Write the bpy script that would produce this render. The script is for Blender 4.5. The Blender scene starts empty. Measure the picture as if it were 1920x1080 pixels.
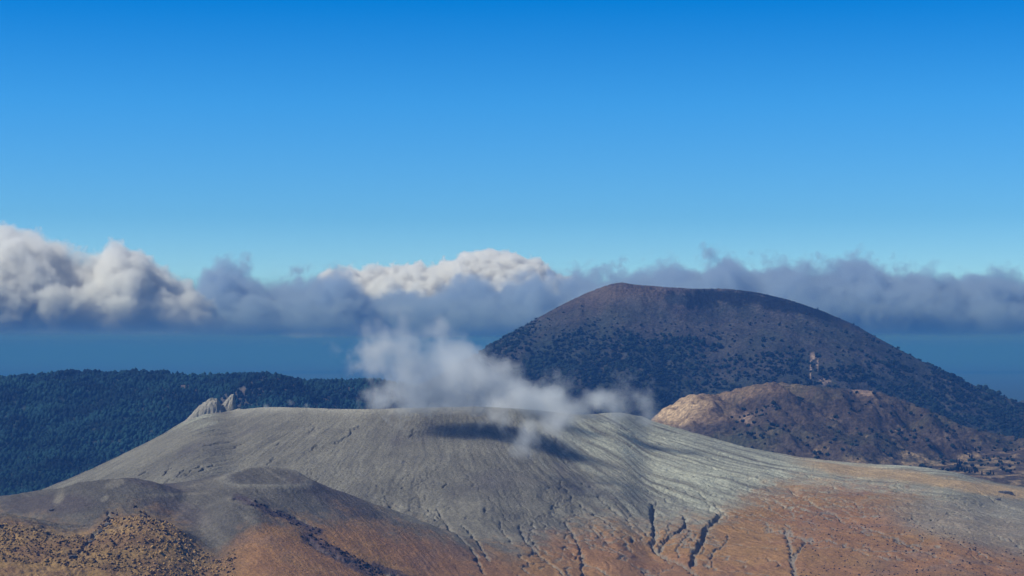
import bpy, bmesh, math, random
import numpy as np
from mathutils import Vector, Matrix, Euler

S = bpy.context.scene
C = S.collection
rad = math.radians

# ---------------------------------------------------------------- camera, sky, sun, exposure
FPX = 3850.0                      # focal length in pixels of a 1920 px wide picture
PITCH = math.atan(120.0 / FPX)
cam_d = bpy.data.cameras.new('camera')
cam = bpy.data.objects.new('camera', cam_d); C.objects.link(cam)
cam_d.sensor_width = 36.0
cam_d.lens = FPX / 1920.0 * 36.0
cam_d.clip_start = 1.0
cam_d.clip_end = 200000.0
cam.location = (0, 0, 0)
cam.rotation_euler = (math.pi / 2 + PITCH, 0, 0)
S.camera = cam

SUN_ELEV, SUN_AZ = 45.0, -100.0    # azimuth from +Y (away from the camera), minus = to the left
sd = Vector((math.sin(rad(SUN_AZ)) * math.cos(rad(SUN_ELEV)), math.cos(rad(SUN_AZ)) * math.cos(rad(SUN_ELEV)), math.sin(rad(SUN_ELEV))))
sun_d = bpy.data.lights.new('sun', 'SUN')
sun_d.energy = 4.8
sun_d.angle = rad(0.5)
sun_d.color = (1.0, 0.955, 0.89)
sun = bpy.data.objects.new('sun', sun_d); C.objects.link(sun)
sun.rotation_euler = sd.to_track_quat('Z', 'Y').to_euler()

W = bpy.data.worlds.new('World'); S.world = W
W.use_nodes = True
nt = W.node_tree; nt.nodes.clear()
out = nt.nodes.new('ShaderNodeOutputWorld')
bg = nt.nodes.new('ShaderNodeBackground'); bg.inputs['Strength'].default_value = 0.09
sky = nt.nodes.new('ShaderNodeTexSky'); sky.sky_type = 'NISHITA'; sky.sun_disc = False
sky.sun_elevation = rad(SUN_ELEV); sky.sun_rotation = rad(SUN_AZ) % (2 * math.pi)
sky.altitude = 1500; sky.air_density = 1.0; sky.dust_density = 0.3; sky.ozone_density = 2.0
tc = nt.nodes.new('ShaderNodeTexCoord'); sx = nt.nodes.new('ShaderNodeSeparateXYZ')
mr = nt.nodes.new('ShaderNodeMapRange'); mr.inputs['From Min'].default_value = 0.0; mr.inputs['From Max'].default_value = 0.5
rmp = nt.nodes.new('ShaderNodeValToRGB')
SKY_STOPS = [(0.0, (0.12, 0.26, 0.36)), (0.028, (0.15, 0.28, 0.38)), (0.075, (0.74, 1.22, 1.72)), (0.13, (0.43, 0.97, 1.52)), (0.24, (0.20, 0.89, 1.58)),
             (0.34, (0.0, 0.68, 1.46)), (0.42, (0.0, 0.62, 1.4)), (0.7, (0.35, 0.5, 0.7)), (1.0, (0.4, 0.5, 0.62))]
els = rmp.color_ramp.elements
for i, (p, c) in enumerate(SKY_STOPS):
    e = els[i] if i < 2 else els.new(p)
    e.position = p; e.color = (c[0] * .5, c[1] * .5, c[2] * .5, 1)
mul = nt.nodes.new('ShaderNodeVectorMath'); mul.operation = 'MULTIPLY'
sc2 = nt.nodes.new('ShaderNodeVectorMath'); sc2.operation = 'SCALE'; sc2.inputs['Scale'].default_value = 2.0
L = nt.links.new
L(tc.outputs['Generated'], sx.inputs[0]); L(sx.outputs['Z'], mr.inputs['Value']); L(mr.outputs[0], rmp.inputs[0])
L(sky.outputs[0], mul.inputs[0]); L(rmp.outputs[0], mul.inputs[1]); L(mul.outputs[0], sc2.inputs[0])
L(sc2.outputs[0], bg.inputs['Color']); L(bg.outputs[0], out.inputs[0])

S.view_settings.view_transform = 'Standard'
S.view_settings.look = 'None'
S.view_settings.gamma = 1.0
S.view_settings.exposure = 0.0
S.render.engine = 'CYCLES'
cy = S.cycles
cy.use_denoising = True
cy.max_bounces = 8; cy.diffuse_bounces = 2; cy.glossy_bounces = 1; cy.volume_bounces = 7
cy.transmission_bounces = 2; cy.transparent_max_bounces = 8
cy.volume_step_rate = 1.0
cy.volume_max_steps = 400
cy.use_adaptive_sampling = True; cy.adaptive_threshold = 0.02

# ---------------------------------------------------------------- helpers
cp, sp = math.cos(PITCH), math.sin(PITCH)
def ray(px, py):
    a = (np.asarray(px, float) - 960) / FPX; b = (540 - np.asarray(py, float)) / FPX
    dy = cp - b * sp; dz = sp + b * cp
    return a / dy, dz / dy                      # x/Y, z/Y
def at(px, py, Y):
    u, e = ray(px, py)
    return Vector((float(u) * Y, Y, float(e) * Y))
def to_px(u, e):                                # inverse of ray
    d = cp + e * sp
    return 960 + FPX * u / d, 540 - FPX * (e * cp - sp) / d

def hsh(ix, iy, seed):
    h = (ix.astype(np.uint32) * np.uint32(374761393)) ^ (iy.astype(np.uint32) * np.uint32(668265263)) ^ np.uint32((seed * 2246822519) & 0xffffffff)
    h = (h ^ (h >> np.uint32(13))) * np.uint32(1274126177)
    return h ^ (h >> np.uint32(16))
def perlin(x, y, seed=0):
    x = np.asarray(x, np.float64); y = np.asarray(y, np.float64)
    fx = np.floor(x); fy = np.floor(y)
    ix = fx.astype(np.int64); iy = fy.astype(np.int64)
    x = (x - fx).astype(np.float32); y = (y - fy).astype(np.float32)
    def g(dx, dy):
        a = hsh(ix + dx, iy + dy, seed).astype(np.float32) * np.float32(2 * math.pi / 4294967296.0)
        return np.cos(a) * (x - dx) + np.sin(a) * (y - dy)
    s = x * x * x * (x * (x * 6 - 15) + 10); t = y * y * y * (y * (y * 6 - 15) + 10)
    a = g(0, 0); a += s * (g(1, 0) - a)
    b = g(0, 1); b += s * (g(1, 1) - b)
    return (a + t * (b - a)) * 1.4
def fbm(x, y, o=4, seed=0, gain=.5, lac=2.03):
    r = 0; a = 1.0; n = 0
    for k in range(o):
        r = r + a * perlin(x, y, seed + k * 17); n += a
        x = np.asarray(x) * lac; y = np.asarray(y) * lac; a *= gain
    return r / n
def ridged(x, y, o=3, seed=0):
    r = 0; a = 1.0; n = 0
    for k in range(o):
        r = r + a * (1 - np.abs(perlin(x, y, seed + k * 31)) * 2.2); n += a
        x = np.asarray(x) * 2.1; y = np.asarray(y) * 2.1; a *= .5
    return r / n
def sstep(a, b, x):
    t = np.clip((x - a) / (b - a), 0, 1); return t * t * (3 - 2 * t)
def smax(a, b, k):
    h = np.clip(.5 + .5 * (a - b) / k, 0, 1); return b + (a - b) * h + k * h * (1 - h)
def prof(pts, u):                               # silhouette profile: pixels -> elevation z/Y at direction u
    pu, pe = ray([p[0] for p in pts], [p[1] for p in pts])
    uu = np.linspace(pu[0], pu[-1], 1500); ee = np.interp(uu, pu, pe)
    k = np.hanning(25); k /= k.sum()
    es = np.convolve(np.pad(ee, 12, mode='reflect', reflect_type='odd'), k, 'valid')
    return np.interp(u, uu, es)
def mix(a, b, t):
    return a + (b - a) * t[..., None]

def setk(o, kind=None, label=None, category=None, group=None):
    if kind: o['kind'] = kind
    if label: o['label'] = label
    if category: o['category'] = category
    if group: o['group'] = group
    return o
def grid_mesh(name, X, Y, Z, col=None, mat=None):
    ny, nx = X.shape
    me = bpy.data.meshes.new(name)
    n = nx * ny
    co = np.stack([X, Y, Z], -1).reshape(-1, 3).astype(np.float32)
    i = np.arange(n).reshape(ny, nx)
    q = np.stack([i[:-1, :-1], i[:-1, 1:], i[1:, 1:], i[1:, :-1]], -1).reshape(-1, 4)
    me.vertices.add(n); me.vertices.foreach_set('co', co.ravel())
    me.loops.add(q.size); me.loops.foreach_set('vertex_index', q.ravel().astype(np.int32))
    me.polygons.add(len(q)); me.polygons.foreach_set('loop_start', np.arange(0, q.size, 4, dtype=np.int32))
    me.update(calc_edges=True)
    me.polygons.foreach_set('use_smooth', np.ones(len(q), bool))
    if col is not None:
        a = me.color_attributes.new('ground_color', 'FLOAT_COLOR', 'POINT')
        c4 = np.ones((n, 4), np.float32); c4[:, :3] = col.reshape(-1, 3)
        a.data.foreach_set('color', c4.ravel())
    if mat: me.materials.append(mat)
    o = bpy.data.objects.new(name, me); C.objects.link(o)
    return o
def tri_mesh(name, V, F, mat, smooth=False):
    me = bpy.data.meshes.new(name)
    V = np.asarray(V, np.float32); F = np.asarray(F, np.int32)
    me.vertices.add(len(V)); me.vertices.foreach_set('co', V.ravel())
    me.loops.add(F.size); me.loops.foreach_set('vertex_index', F.ravel())
    me.polygons.add(len(F)); me.polygons.foreach_set('loop_start', np.arange(0, F.size, 3, dtype=np.int32))
    me.update(calc_edges=True)
    if smooth: me.polygons.foreach_set('use_smooth', np.ones(len(F), bool))
    me.materials.append(mat)
    return me

# ---------------------------------------------------------------- materials
def ground_mat(name, bump=1.0, s1=3.0, s2=12.0, var=0.35, speck=0.0, base=None):
    m = bpy.data.materials.new(name); m.use_nodes = True
    t = m.node_tree; N = t.nodes; l = t.links.new
    b = N['Principled BSDF']; b.inputs['Roughness'].default_value = 0.95; b.inputs['Specular IOR Level'].default_value = 0.1
    g = N.new('ShaderNodeNewGeometry')
    def noise(scale, det, rough=.6):
        mp = N.new('ShaderNodeVectorMath'); mp.operation = 'SCALE'; mp.inputs['Scale'].default_value = 1.0 / scale
        l(g.outputs['Position'], mp.inputs[0])
        n = N.new('ShaderNodeTexNoise'); n.inputs['Scale'].default_value = 1.0; n.inputs['Detail'].default_value = det
        n.inputs['Roughness'].default_value = rough; l(mp.outputs[0], n.inputs['Vector']); return n
    if base is None:
        a = N.new('ShaderNodeAttribute'); a.attribute_name = 'ground_color'; src = a.outputs['Color']
    else:
        r = N.new('ShaderNodeRGB'); r.outputs[0].default_value = (*base, 1); src = r.outputs[0]
    n1 = noise(s1, 3, .7); n2 = noise(s2 * 3, 4)
    ma = N.new('ShaderNodeMapRange'); ma.inputs['From Min'].default_value = .3; ma.inputs['From Max'].default_value = .7
    ma.inputs['To Min'].default_value = .9 * (1 - var); ma.inputs['To Max'].default_value = .9 * (1 + var)
    l(n1.outputs[0], ma.inputs[0])
    mb = N.new('ShaderNodeMapRange'); mb.inputs['From Min'].default_value = .3; mb.inputs['From Max'].default_value = .7
    mb.inputs['To Min'].default_value = 1 - var * .5; mb.inputs['To Max'].default_value = 1 + var * .5
    l(n2.outputs[0], mb.inputs[0])
    mm = N.new('ShaderNodeMath'); mm.operation = 'MULTIPLY'; l(ma.outputs[0], mm.inputs[0]); l(mb.outputs[0], mm.inputs[1])
    vs = N.new('ShaderNodeVectorMath'); vs.operation = 'SCALE'; l(src, vs.inputs[0]); l(mm.outputs[0], vs.inputs['Scale'])
    l(vs.outputs[0], b.inputs['Base Color'])
    nb = noise(s1 * 1.3, 6, .65)
    bp = N.new('ShaderNodeBump'); bp.inputs['Strength'].default_value = 1.0; bp.inputs['Distance'].default_value = bump
    l(nb.outputs[0], bp.inputs['Height']); l(bp.outputs[0], b.inputs['Normal'])
    return m
def leaf_mat(name, c, var=.4, rnd=True):
    m = bpy.data.materials.new(name); m.use_nodes = True
    t = m.node_tree; N = t.nodes; l = t.links.new
    b = N['Principled BSDF']; b.inputs['Roughness'].default_value = 0.9; b.inputs['Specular IOR Level'].default_value = 0.1
    g = N.new('ShaderNodeNewGeometry'); mp = N.new('ShaderNodeVectorMath'); mp.operation = 'SCALE'; mp.inputs['Scale'].default_value = 1 / 9.0
    n = N.new('ShaderNodeTexNoise'); n.inputs['Scale'].default_value = 1.0; n.inputs['Detail'].default_value = 4; n.inputs['Roughness'].default_value = .7
    l(g.outputs['Position'], mp.inputs[0]); l(mp.outputs[0], n.inputs['Vector'])
    r = N.new('ShaderNodeValToRGB'); e = r.color_ramp.elements
    e[0].position = .35; e[0].color = (*[k * (1 - var) for k in c], 1); e[1].position = .65; e[1].color = (*[k * (1 + var) for k in c], 1)
    mp2 = N.new('ShaderNodeVectorMath'); mp2.operation = 'SCALE'; mp2.inputs['Scale'].default_value = 1 / 110.0
    n2 = N.new('ShaderNodeTexNoise'); n2.inputs['Scale'].default_value = 1.0; n2.inputs['Detail'].default_value = 3
    l(g.outputs['Position'], mp2.inputs[0]); l(mp2.outputs[0], n2.inputs['Vector'])
    ad = N.new('ShaderNodeMath'); ad.operation = 'MULTIPLY_ADD'; ad.inputs[1].default_value = .9; ad.inputs[2].default_value = -.45; l(n2.outputs[0], ad.inputs[0])
    a2 = N.new('ShaderNodeMath'); a2.operation = 'ADD'; l(n.outputs[0], a2.inputs[0]); l(ad.outputs[0], a2.inputs[1])
    l(a2.outputs[0], r.inputs[0]); l(r.outputs[0], b.inputs['Base Color'])
    return m
M_ash = ground_mat('volcanic_ash', bump=2.0, s1=2.6, s2=11, var=.30)
M_scrub = ground_mat('bare_scrub', bump=6.0, s1=6.0, s2=26, var=.6)
M_forest = ground_mat('forest_floor', bump=3.0, s1=8, s2=40, var=.4)
M_rock = ground_mat('pale_rock', bump=1.5, s1=5, s2=12, var=.3, base=(.30, .285, .25))
M_boulder = ground_mat('dark_rock', bump=.8, s1=3, s2=6, var=.35, base=(.10, .10, .11))
M_plain = ground_mat('far_lowland', bump=3, s1=60, s2=600, var=.3, base=(.04, .06, .05))
M_tree = leaf_mat('evergreen_leaves', (.010, .020, .018), .6)
M_treef = leaf_mat('forest_leaves', (.008, .028, .030), .8)
M_pine = leaf_mat('conifer_needles', (.012, .026, .018))
M_bark = leaf_mat('bark', (.06, .05, .045))
M_drygrass = leaf_mat('dry_shrubs', (.27, .175, .075), .6)
M_darkshrub = leaf_mat('dark_shrubs', (.036, .028, .030), .5)

# ---------------------------------------------------------------- 1 the crater hill with the mounds in front of it
CX, CY, RX, RY = -95.0, 2600.0, 256.0, 235.0
nu, ny = 1500, 900
u1 = np.linspace(-.325, .325, nu)
y1 = np.concatenate([np.linspace(1380, 2460, 740), np.linspace(2461.6, 2960, 160)])
U, Y = np.meshgrid(u1, y1); X = U * Y
dx, dy = (X - CX), (Y - CY)
r = np.hypot(dx, dy); th = np.arctan2(dx, -dy)            # 0 = toward the camera, + = right
wob = 1 + .05 * perlin(th * 1.3 + 5, th * 0 + .5, 3) + .03 * perlin(th * 3.1, th * 0 + 1.5, 4)
rr = np.hypot(dx / RX, dy / RY) / wob
d = (rr - 1) * (r / np.maximum(rr, 1e-3))                 # metres outside the rim
dc = np.maximum(d, 0)
Zr = -62 - 26 * sstep(-.2, .9, dy / RY)
H = 190 * (1 - np.exp(-dc / 450))
inner = 30 * sstep(0, 90, -d)
cone = Zr - H * 1.0 - inner - 5 * np.exp(-(np.abs(d) / 26)) * 0
# rills and gullies that fan out from the crater
arc = th * 330
wx = fbm(X / 90, Y / 90, 3, 11) * 9
rill = ridged((arc + wx) / 15, dc / 150 + 3, 3, 21)
rill2 = ridged((arc + wx * .7) / 5.2, dc / 60, 2, 22)
big = ridged((arc + wx * 3.2) / 62, dc / 420 + 7, 3, 25)
amp = sstep(0, 60, dc) * (.55 + .5 * fbm(X / 130, Y / 130, 2, 31))
mR = sstep(.1, .55, th) * sstep(1.7, 1.2, th)
mL = sstep(-.2, -.6, th) * sstep(330, 230, dc)
relief = -(rill * 1.35 * (1 + 1.0 * mR + .6 * mL) + rill2 * .8 * (1 + .8 * mL + .7 * mR)) * amp
relief -= np.clip(big - .55, 0, 1) * 9 * sstep(140, 330, dc) * sstep(-.75, -.1, th)
relief += fbm(X / 60, Y / 60, 4, 41) * 2.6 * sstep(20, 200, dc) + fbm(X / 200, Y / 200, 2, 42) * 7 * sstep(60, 300, dc)
relief += fbm(X / 7, Y / 7, 3, 43) * .5
cone = cone + relief
tgt = prof([(-360, 1080), (-100, 1000), (0, 955), (60, 925), (140, 893), (200, 866), (300, 817), (340, 792), (372, 777), (395, 771), (440, 768),
            (475, 765), (500, 763), (560, 764), (640, 767), (700, 767), (760, 765), (900, 762), (1000, 768), (1080, 777), (1110, 777), (1150, 773), (1185, 776),
            (1230, 791), (1300, 811), (1400, 839), (1500, 857), (1600, 868), (1720, 874), (1800, 887), (1870, 905), (1920, 914), (2100, 930), (2300, 950)], u1)
wy = sstep(1500, 2050, Y)
for _ in range(3):
    act = (cone / Y).max(0)
    k = np.hanning(57); k /= k.sum()
    c_ = np.convolve(np.pad(tgt - act, 28, mode='edge'), k, 'valid')
    cone = cone + c_[None, :] * Y * wy
# mounds in front
def mound(Z, pts, yc, kf, kb, w, ks=6, lim=None):
    e = prof(pts, u1)[None, :]
    yy = yc if np.isscalar(yc) else np.interp(u1, ray([p[0] for p in yc], 700)[0], [p[1] for p in yc])[None, :]
    D = Y - yy
    s = np.where(D < 0, kf, kb)
    es = np.convolve(np.pad(e[0], 160, mode='edge'), np.hanning(321) / np.hanning(321).sum(), 'valid')[None, :]
    e = e + (es - e) * sstep(15, 130, -D)
    m = e * yy + (-s + e) * (np.sqrt(D * D + w * w) - w) * np.where(D < 0, 1, 1) * 1.0
    return smax(Z, m, ks), m
Z = cone
Z, m1 = mound(Z, [(-360, 1000), (-100, 950), (0, 931), (60, 922), (130, 914), (300, 908), (340, 906), (380, 899), (430, 887), (470, 879), (510, 878), (550, 886),
                  (600, 908), (680, 938), (760, 966), (860, 1004), (960, 1048), (1100, 1120), (2300, 1700)], 1900, .20, .34, 44, 14)
Z, m2 = mound(Z, [(-360, 1200), (0, 965), (80, 930), (140, 908), (190, 900), (250, 898), (290, 904), (330, 916), (400, 960), (520, 1060), (700, 1300), (2300, 3000)], 1850, .26, .36, 25, 3)
Z, m3 = mound(Z, [(-360, 960), (-100, 955), (0, 962), (60, 972), (110, 985), (160, 988), (210, 976), (262, 970), (310, 980), (350, 1000), (400, 1050), (440, 1100), (560, 1250), (2300, 3000)], 1700, .15, .28, 45, 16)
Z, m4 = mound(Z, [(-360, 1600), (150, 1300), (300, 1080), (380, 960), (430, 930), (480, 930), (540, 960), (600, 990), (680, 1030), (760, 1075), (860, 1150), (2300, 2600)], 1790, .17, .3, 30, 6)
nearm = sstep(-6, 4, np.maximum(np.maximum(m1, m2), np.maximum(m3, m4)) - cone)
m3m = sstep(-2, 6, m3 - np.maximum(np.maximum(m1, m2), np.maximum(cone, m4)))
Z = Z + m3m * (2.6 * ridged(X / 17 + fbm(X / 20, Y / 20, 2, 57), Y / 24, 4, 55) - 1.6)
Z = Z + nearm * (fbm(X / 30, Y / 30, 4, 51) * 2.0 + ridged((X + Y * .55) / 9, (Y - X * .3) / 70, 2, 52) * .5)

def surf_at(px, py):
    """first hit of a pixel's ray with the sheet, as column/row -> world x,y"""
    u, e = ray(px, py)
    j = int(np.clip(np.searchsorted(u1, u), 0, nu - 1))
    col = Z[:, j] / y1
    i = np.argmax(col >= e)
    if col[i] < e: i = int(np.argmax(col))
    return float(u) * y1[i], float(y1[i]), float(Z[i, j])
bxc, byc, _z = surf_at(498, 892)
be = np.hypot((X - bxc) / 34, (Y - byc - 6) / 34)
Z = Z - 4.5 * np.exp(-(be / .75) ** 2) + 2.0 * np.exp(-((be - 1.15) / .28) ** 2)
PX, PY = to_px(U, Z / Y)
# gullies cut into the slope along the lines seen in the place
gul = [  # points in the photograph, half width (m), depth (m)
    ([(1226, 943), (1223, 965), (1226, 990), (1228, 1010), (1222, 1020), (1235, 1040), (1262, 1052), (1290, 1066), (1310, 1082)], 5.5, 8),
    ([(1284, 966), (1286, 978), (1276, 995), (1258, 1006), (1243, 1016), (1238, 1034)], 4.5, 6),
    ([(1255, 985), (1252, 998), (1240, 1010)], 2.2, 3.5),
    ([(1352, 962), (1346, 972), (1330, 985), (1322, 1000), (1318, 1016), (1306, 1030), (1300, 1042), (1302, 1060)], 6.5, 8),
    ([(1294, 1002), (1278, 1015), (1270, 1030), (1272, 1045)], 2.2, 3.5),
    ([(1365, 1002), (1360, 1018), (1346, 1028), (1334, 1042), (1334, 1060), (1322, 1068)], 2.0, 4),
    ([(820, 955), (840, 985), (860, 1005), (880, 1022), (895, 1045), (905, 1075)], 3.5, 5),
    ([(790, 950), (820, 965), (845, 990), (868, 1012)], 2.6, 3),
    ([(870, 985), (885, 1002), (900, 1025), (915, 1050)], 3.0, 4),
    ([(935, 975), (945, 1000), (960, 1020)], 2.2, 3),
    ([(1060, 980), (1078, 1005), (1088, 1030), (1092, 1060), (1094, 1085)], 3.2, 5),
    ([(975, 985), (985, 1012), (1010, 1040), (1040, 1062), (1060, 1082)], 3.6, 4),
    ([(1000, 978), (998, 995), (988, 1010)], 2.2, 3),
    ([(1120, 930), (1160, 965), (1200, 990), (1222, 1010)], 3.4, 3.5),
    ([(1050, 905), (1075, 935), (1110, 960), (1150, 990)], 3, 3),
    ([(1130, 985), (1175, 1002), (1215, 1022)], 1.8, 3),
    ([(1310, 925), (1340, 945), (1352, 958)], 3, 3),
    ([(1485, 925), (1530, 948), (1570, 970), (1620, 990), (1680, 1008), (1730, 1035), (1790, 1055)], 3.5, 3.5),
    ([(1470, 940), (1520, 962), (1560, 975), (1610, 995), (1660, 1010)], 2.0, 2.5),
    ([(1700, 970), (1760, 1000), (1820, 1030), (1900, 1055)], 2.0, 2.5),
    ([(1780, 1035), (1830, 1050), (1900, 1072)], 2.5, 3),
    ([(1470, 990), (1478, 1010), (1484, 1040), (1490, 1080)], 5, 4),
    ([(1510, 1010), (1500, 1030), (1488, 1048)], 3, 3),
    ([(440, 935), (490, 945), (520, 958), (560, 972), (590, 990)], 3.2, 4),
    ([(575, 1010), (600, 1030), (640, 1050), (690, 1062), (740, 1082)], 6, 4),
    ([(690, 930), (740, 945), (800, 965), (850, 985)], 2.5, 2.5),
    ([(205, 960), (200, 985), (180, 1000), (165, 1015), (140, 1045)], 3.5, 3.5),
    ([(268, 965), (268, 985), (255, 1000)], 1.2, 2.2),
    ([(285, 990), (320, 1005), (345, 1030), (365, 1060)], 2.5, 2.5),
    ([(1830, 920), (1860, 935), (1880, 948), (1920, 960)], 4, 4),
    ([(865, 868), (885, 905), (930, 945), (960, 985)], 1.6, 1.8),
    ([(990, 870), (1040, 915), (1060, 940)], 1.6, 1.8),
    ([(1180, 880), (1260, 925), (1300, 945)], 1.8, 1.8),
    ([(1090, 780), (1180, 815), (1260, 850), (1340, 880), (1440, 905), (1560, 935)], 1.8, 2),
    ([(1130, 790), (1230, 830), (1330, 860), (1450, 885), (1600, 925), (1720, 950)], 1.8, 2),
    ([(1250, 880), (1340, 915), (1420, 930), (1500, 960)], 1.8, 2),
]
gul = [(p, h * .43, d_ * .7) for p, h, d_ in gul]
for a, b, c2, d2 in [(331, 893, 345, 882), (350, 890, 359, 881), (376, 885, 384, 878), (368, 878, 374, 874), (307, 890, 318, 877), (283, 893, 290, 889), (319, 879, 324, 876), (333, 882, 337, 879), (395, 876, 400, 872), (262, 892, 272, 885)]:
    gul.append(([(a, b), (c2, d2)], 1.5, 3.5))
rs = random.Random(4)
def drain(t0, d0, dstop, hw0, depth):
    g_ = []; n_ = int((d0 - dstop) / 8); kids = []
    if n_ < 3: return
    for q in range(n_):
        rr0 = 245 + d0
        g_.append((CX + math.sin(t0) * rr0, CY - math.cos(t0) * rr0))
        d0 -= 8; t0 += rs.gauss(0, .0075)
        if rs.random() < .11 and n_ > 8: kids.append((t0, d0))
    for a_ in range(0, len(g_) - 1, 5):
        f_ = 1 - .75 * a_ / len(g_)
        gul.append((g_[a_:a_ + 6], hw0 * f_, depth * f_ * rs.uniform(.5, 1.2)))
    for (tb, db) in kids:
        sgn = rs.choice([-1, 1]); g2 = [(CX + math.sin(tb) * (245 + db), CY - math.cos(tb) * (245 + db))]
        for q in range(4):
            db -= 7; tb += sgn * rs.uniform(.006, .014); g2.append((CX + math.sin(tb) * (245 + db), CY - math.cos(tb) * (245 + db)))
        gul.append((g2, hw0 * .5, depth * .5))
        if hw0 > 1.1: drain(tb, db, max(dstop, db - rs.uniform(60, 200)), hw0 * .6, depth * .65)
for k in range(30):
    drain(-.75 + 1.85 * (k + rs.uniform(.1, .9)) / 30, rs.uniform(480, 640), rs.uniform(150, 330), rs.uniform(1.2, 2.1), rs.uniform(1.8, 3.6))
for k in range(150):
    t0 = rs.uniform(-.9, 1.15); d0 = rs.uniform(25, 620) if k % 3 else rs.uniform(200, 620)
    g_ = []
    for q in range(rs.choice([2, 3, 4])):
        rr0 = 245 + d0
        g_.append((CX + math.sin(t0) * rr0, CY - math.cos(t0) * rr0)); d0 += rs.uniform(6, 16); t0 += rs.uniform(-.012, .012)
    gul.append((g_, rs.uniform(.7, 1.5), rs.uniform(1.2, 3.2)))
wnx = fbm(X / 9, Y / 9, 3, 61) * 5.0; wny = fbm(X / 9 + 50, Y / 9, 3, 62) * 7
gdepth = np.zeros_like(Z); gmask = np.zeros_like(Z)
for pts, hw, dep in gul:
    P = [(a, b) if b > 1300 else surf_at(a, b)[:2] for a, b in pts]
    for k in range(len(P) - 1):
        (ax, ay), (bx, by) = P[k], P[k + 1]
        mgn = hw * 3 + 9
        i0, i1 = np.searchsorted(y1, [min(ay, by) - mgn, max(ay, by) + mgn])
        xa, xb = min(ax, bx) - mgn, max(ax, bx) + mgn
        ym = .5 * (ay + by)
        j0, j1 = np.searchsorted(u1, [xa / (ym + (mgn if xa < 0 else -mgn) * -1), xb / (ym - mgn)]) if False else np.searchsorted(u1, [xa / ym - .008, xb / ym + .008])
        sl = (slice(i0, i1), slice(j0, j1))
        qx = X[sl] + wnx[sl]; qy = Y[sl] + wny[sl]
        if qx.size == 0: continue
        vx, vy = bx - ax, by - ay; L2 = vx * vx + vy * vy + 1e-6
        t = np.clip(((qx - ax) * vx + (qy - ay) * vy) / L2, 0, 1)
        dd = np.hypot(qx - ax - t * vx, (qy - ay - t * vy) * .8)
        g = np.clip(1.25 - dd / hw, 0, 1) ** .45
        if pts[0][1] > 1300: g = g * (1 - nearm[sl])
        gdepth[sl] = np.maximum(gdepth[sl], g * dep)
        gmask[sl] = np.maximum(gmask[sl], np.clip(1.5 - dd / (hw + .8) / 1.6, 0, 1))
Z = Z - gdepth * (1 + .5 * fbm(X / 9, Y / 9, 2, 63))

# colours of the ground, with some mound shade painted in
def V3(*a): return np.array(a, float)
n_lo = fbm(X / 140, Y / 140, 4, 71); n_md = fbm(X / 35, Y / 35, 4, 72); n_hi = fbm(X / 9, Y / 9, 3, 73)
streak = fbm((arc + wx) / 9, dc / 120, 4, 74)
ash = mix(np.broadcast_to(V3(.150, .142, .118), Z.shape + (3,)), V3(.205, .195, .16), sstep(-.3, .4, n_lo + .5 * streak))
ash = mix(ash, V3(.115, .105, .105), sstep(.1, .6, -n_lo + .4 * n_md) * .7)
palem = sstep(.25, .8, th) * sstep(1.75, 1.45, th) * sstep(520, 250, dc + 90 * n_md)
palem = np.maximum(palem, .9 * sstep(60, 10, np.abs(PY - (840 + (PX - 1300) * .20) + 20 * n_md)) * sstep(1080, 1230, PX) * sstep(1900, 1640, PX))
palem = np.maximum(palem, .7 * sstep(430, 380, PX) * sstep(820, 780, PY))
ash = mix(ash, V3(.43, .445, .37), np.clip(palem * (.72 + 1.5 * streak), 0, 1) * .95)
ash = mix(ash, V3(.29, .28, .24), sstep(.25, .7, streak) * .6 * sstep(20, 80, dc))
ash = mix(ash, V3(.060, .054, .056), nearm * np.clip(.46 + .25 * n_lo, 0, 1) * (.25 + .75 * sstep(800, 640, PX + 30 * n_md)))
def blob(cx_, cy_, rx_, ry_, rot=0, nz_=.35):
    c_, s_ = math.cos(rot), math.sin(rot); a_ = (PX - cx_) * c_ + (PY - cy_) * s_; b_ = -(PX - cx_) * s_ + (PY - cy_) * c_
    return sstep(1.15, .55, np.hypot(a_ / rx_, b_ / ry_) + nz_ * n_md + .2 * n_hi)
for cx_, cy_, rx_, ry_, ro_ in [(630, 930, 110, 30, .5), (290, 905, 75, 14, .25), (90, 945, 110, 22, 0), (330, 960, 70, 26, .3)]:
    ash = mix(ash, V3(.075, .060, .066), blob(cx_, cy_, rx_, ry_, ro_) * nearm * .55)  # purplish ash, also painting in shade on the mounds' right flanks
for cx_, cy_, rx_, ry_, ro_, w_ in [(110, 935, 10, 20, .6, .8), (215, 908, 22, 9, -.3, .7), (196, 935, 12, 6, -.6, .8), (330, 927, 60, 3.5, -.04, .6), (520, 892, 30, 4, .5, .4), (450, 942, 30, 7, .35, .5),
                                    (470, 975, 28, 5, .7, .5), (400, 1000, 45, 20, .8, .35), (380, 905, 60, 5, -.25, .4)]:
    ash = mix(ash, V3(.24, .22, .18), blob(cx_, cy_, rx_, ry_, ro_, .7) * w_ * .8)
rim = np.exp(-(dc / 14.0) ** 2) * (d > -20)
ash = mix(ash, V3(.40, .39, .34), rim * .5)
ash = mix(ash, V3(.27, .26, .22), np.exp(-((be - 1.12) / .16) ** 2) * .55 * (Y < 2000))
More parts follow.
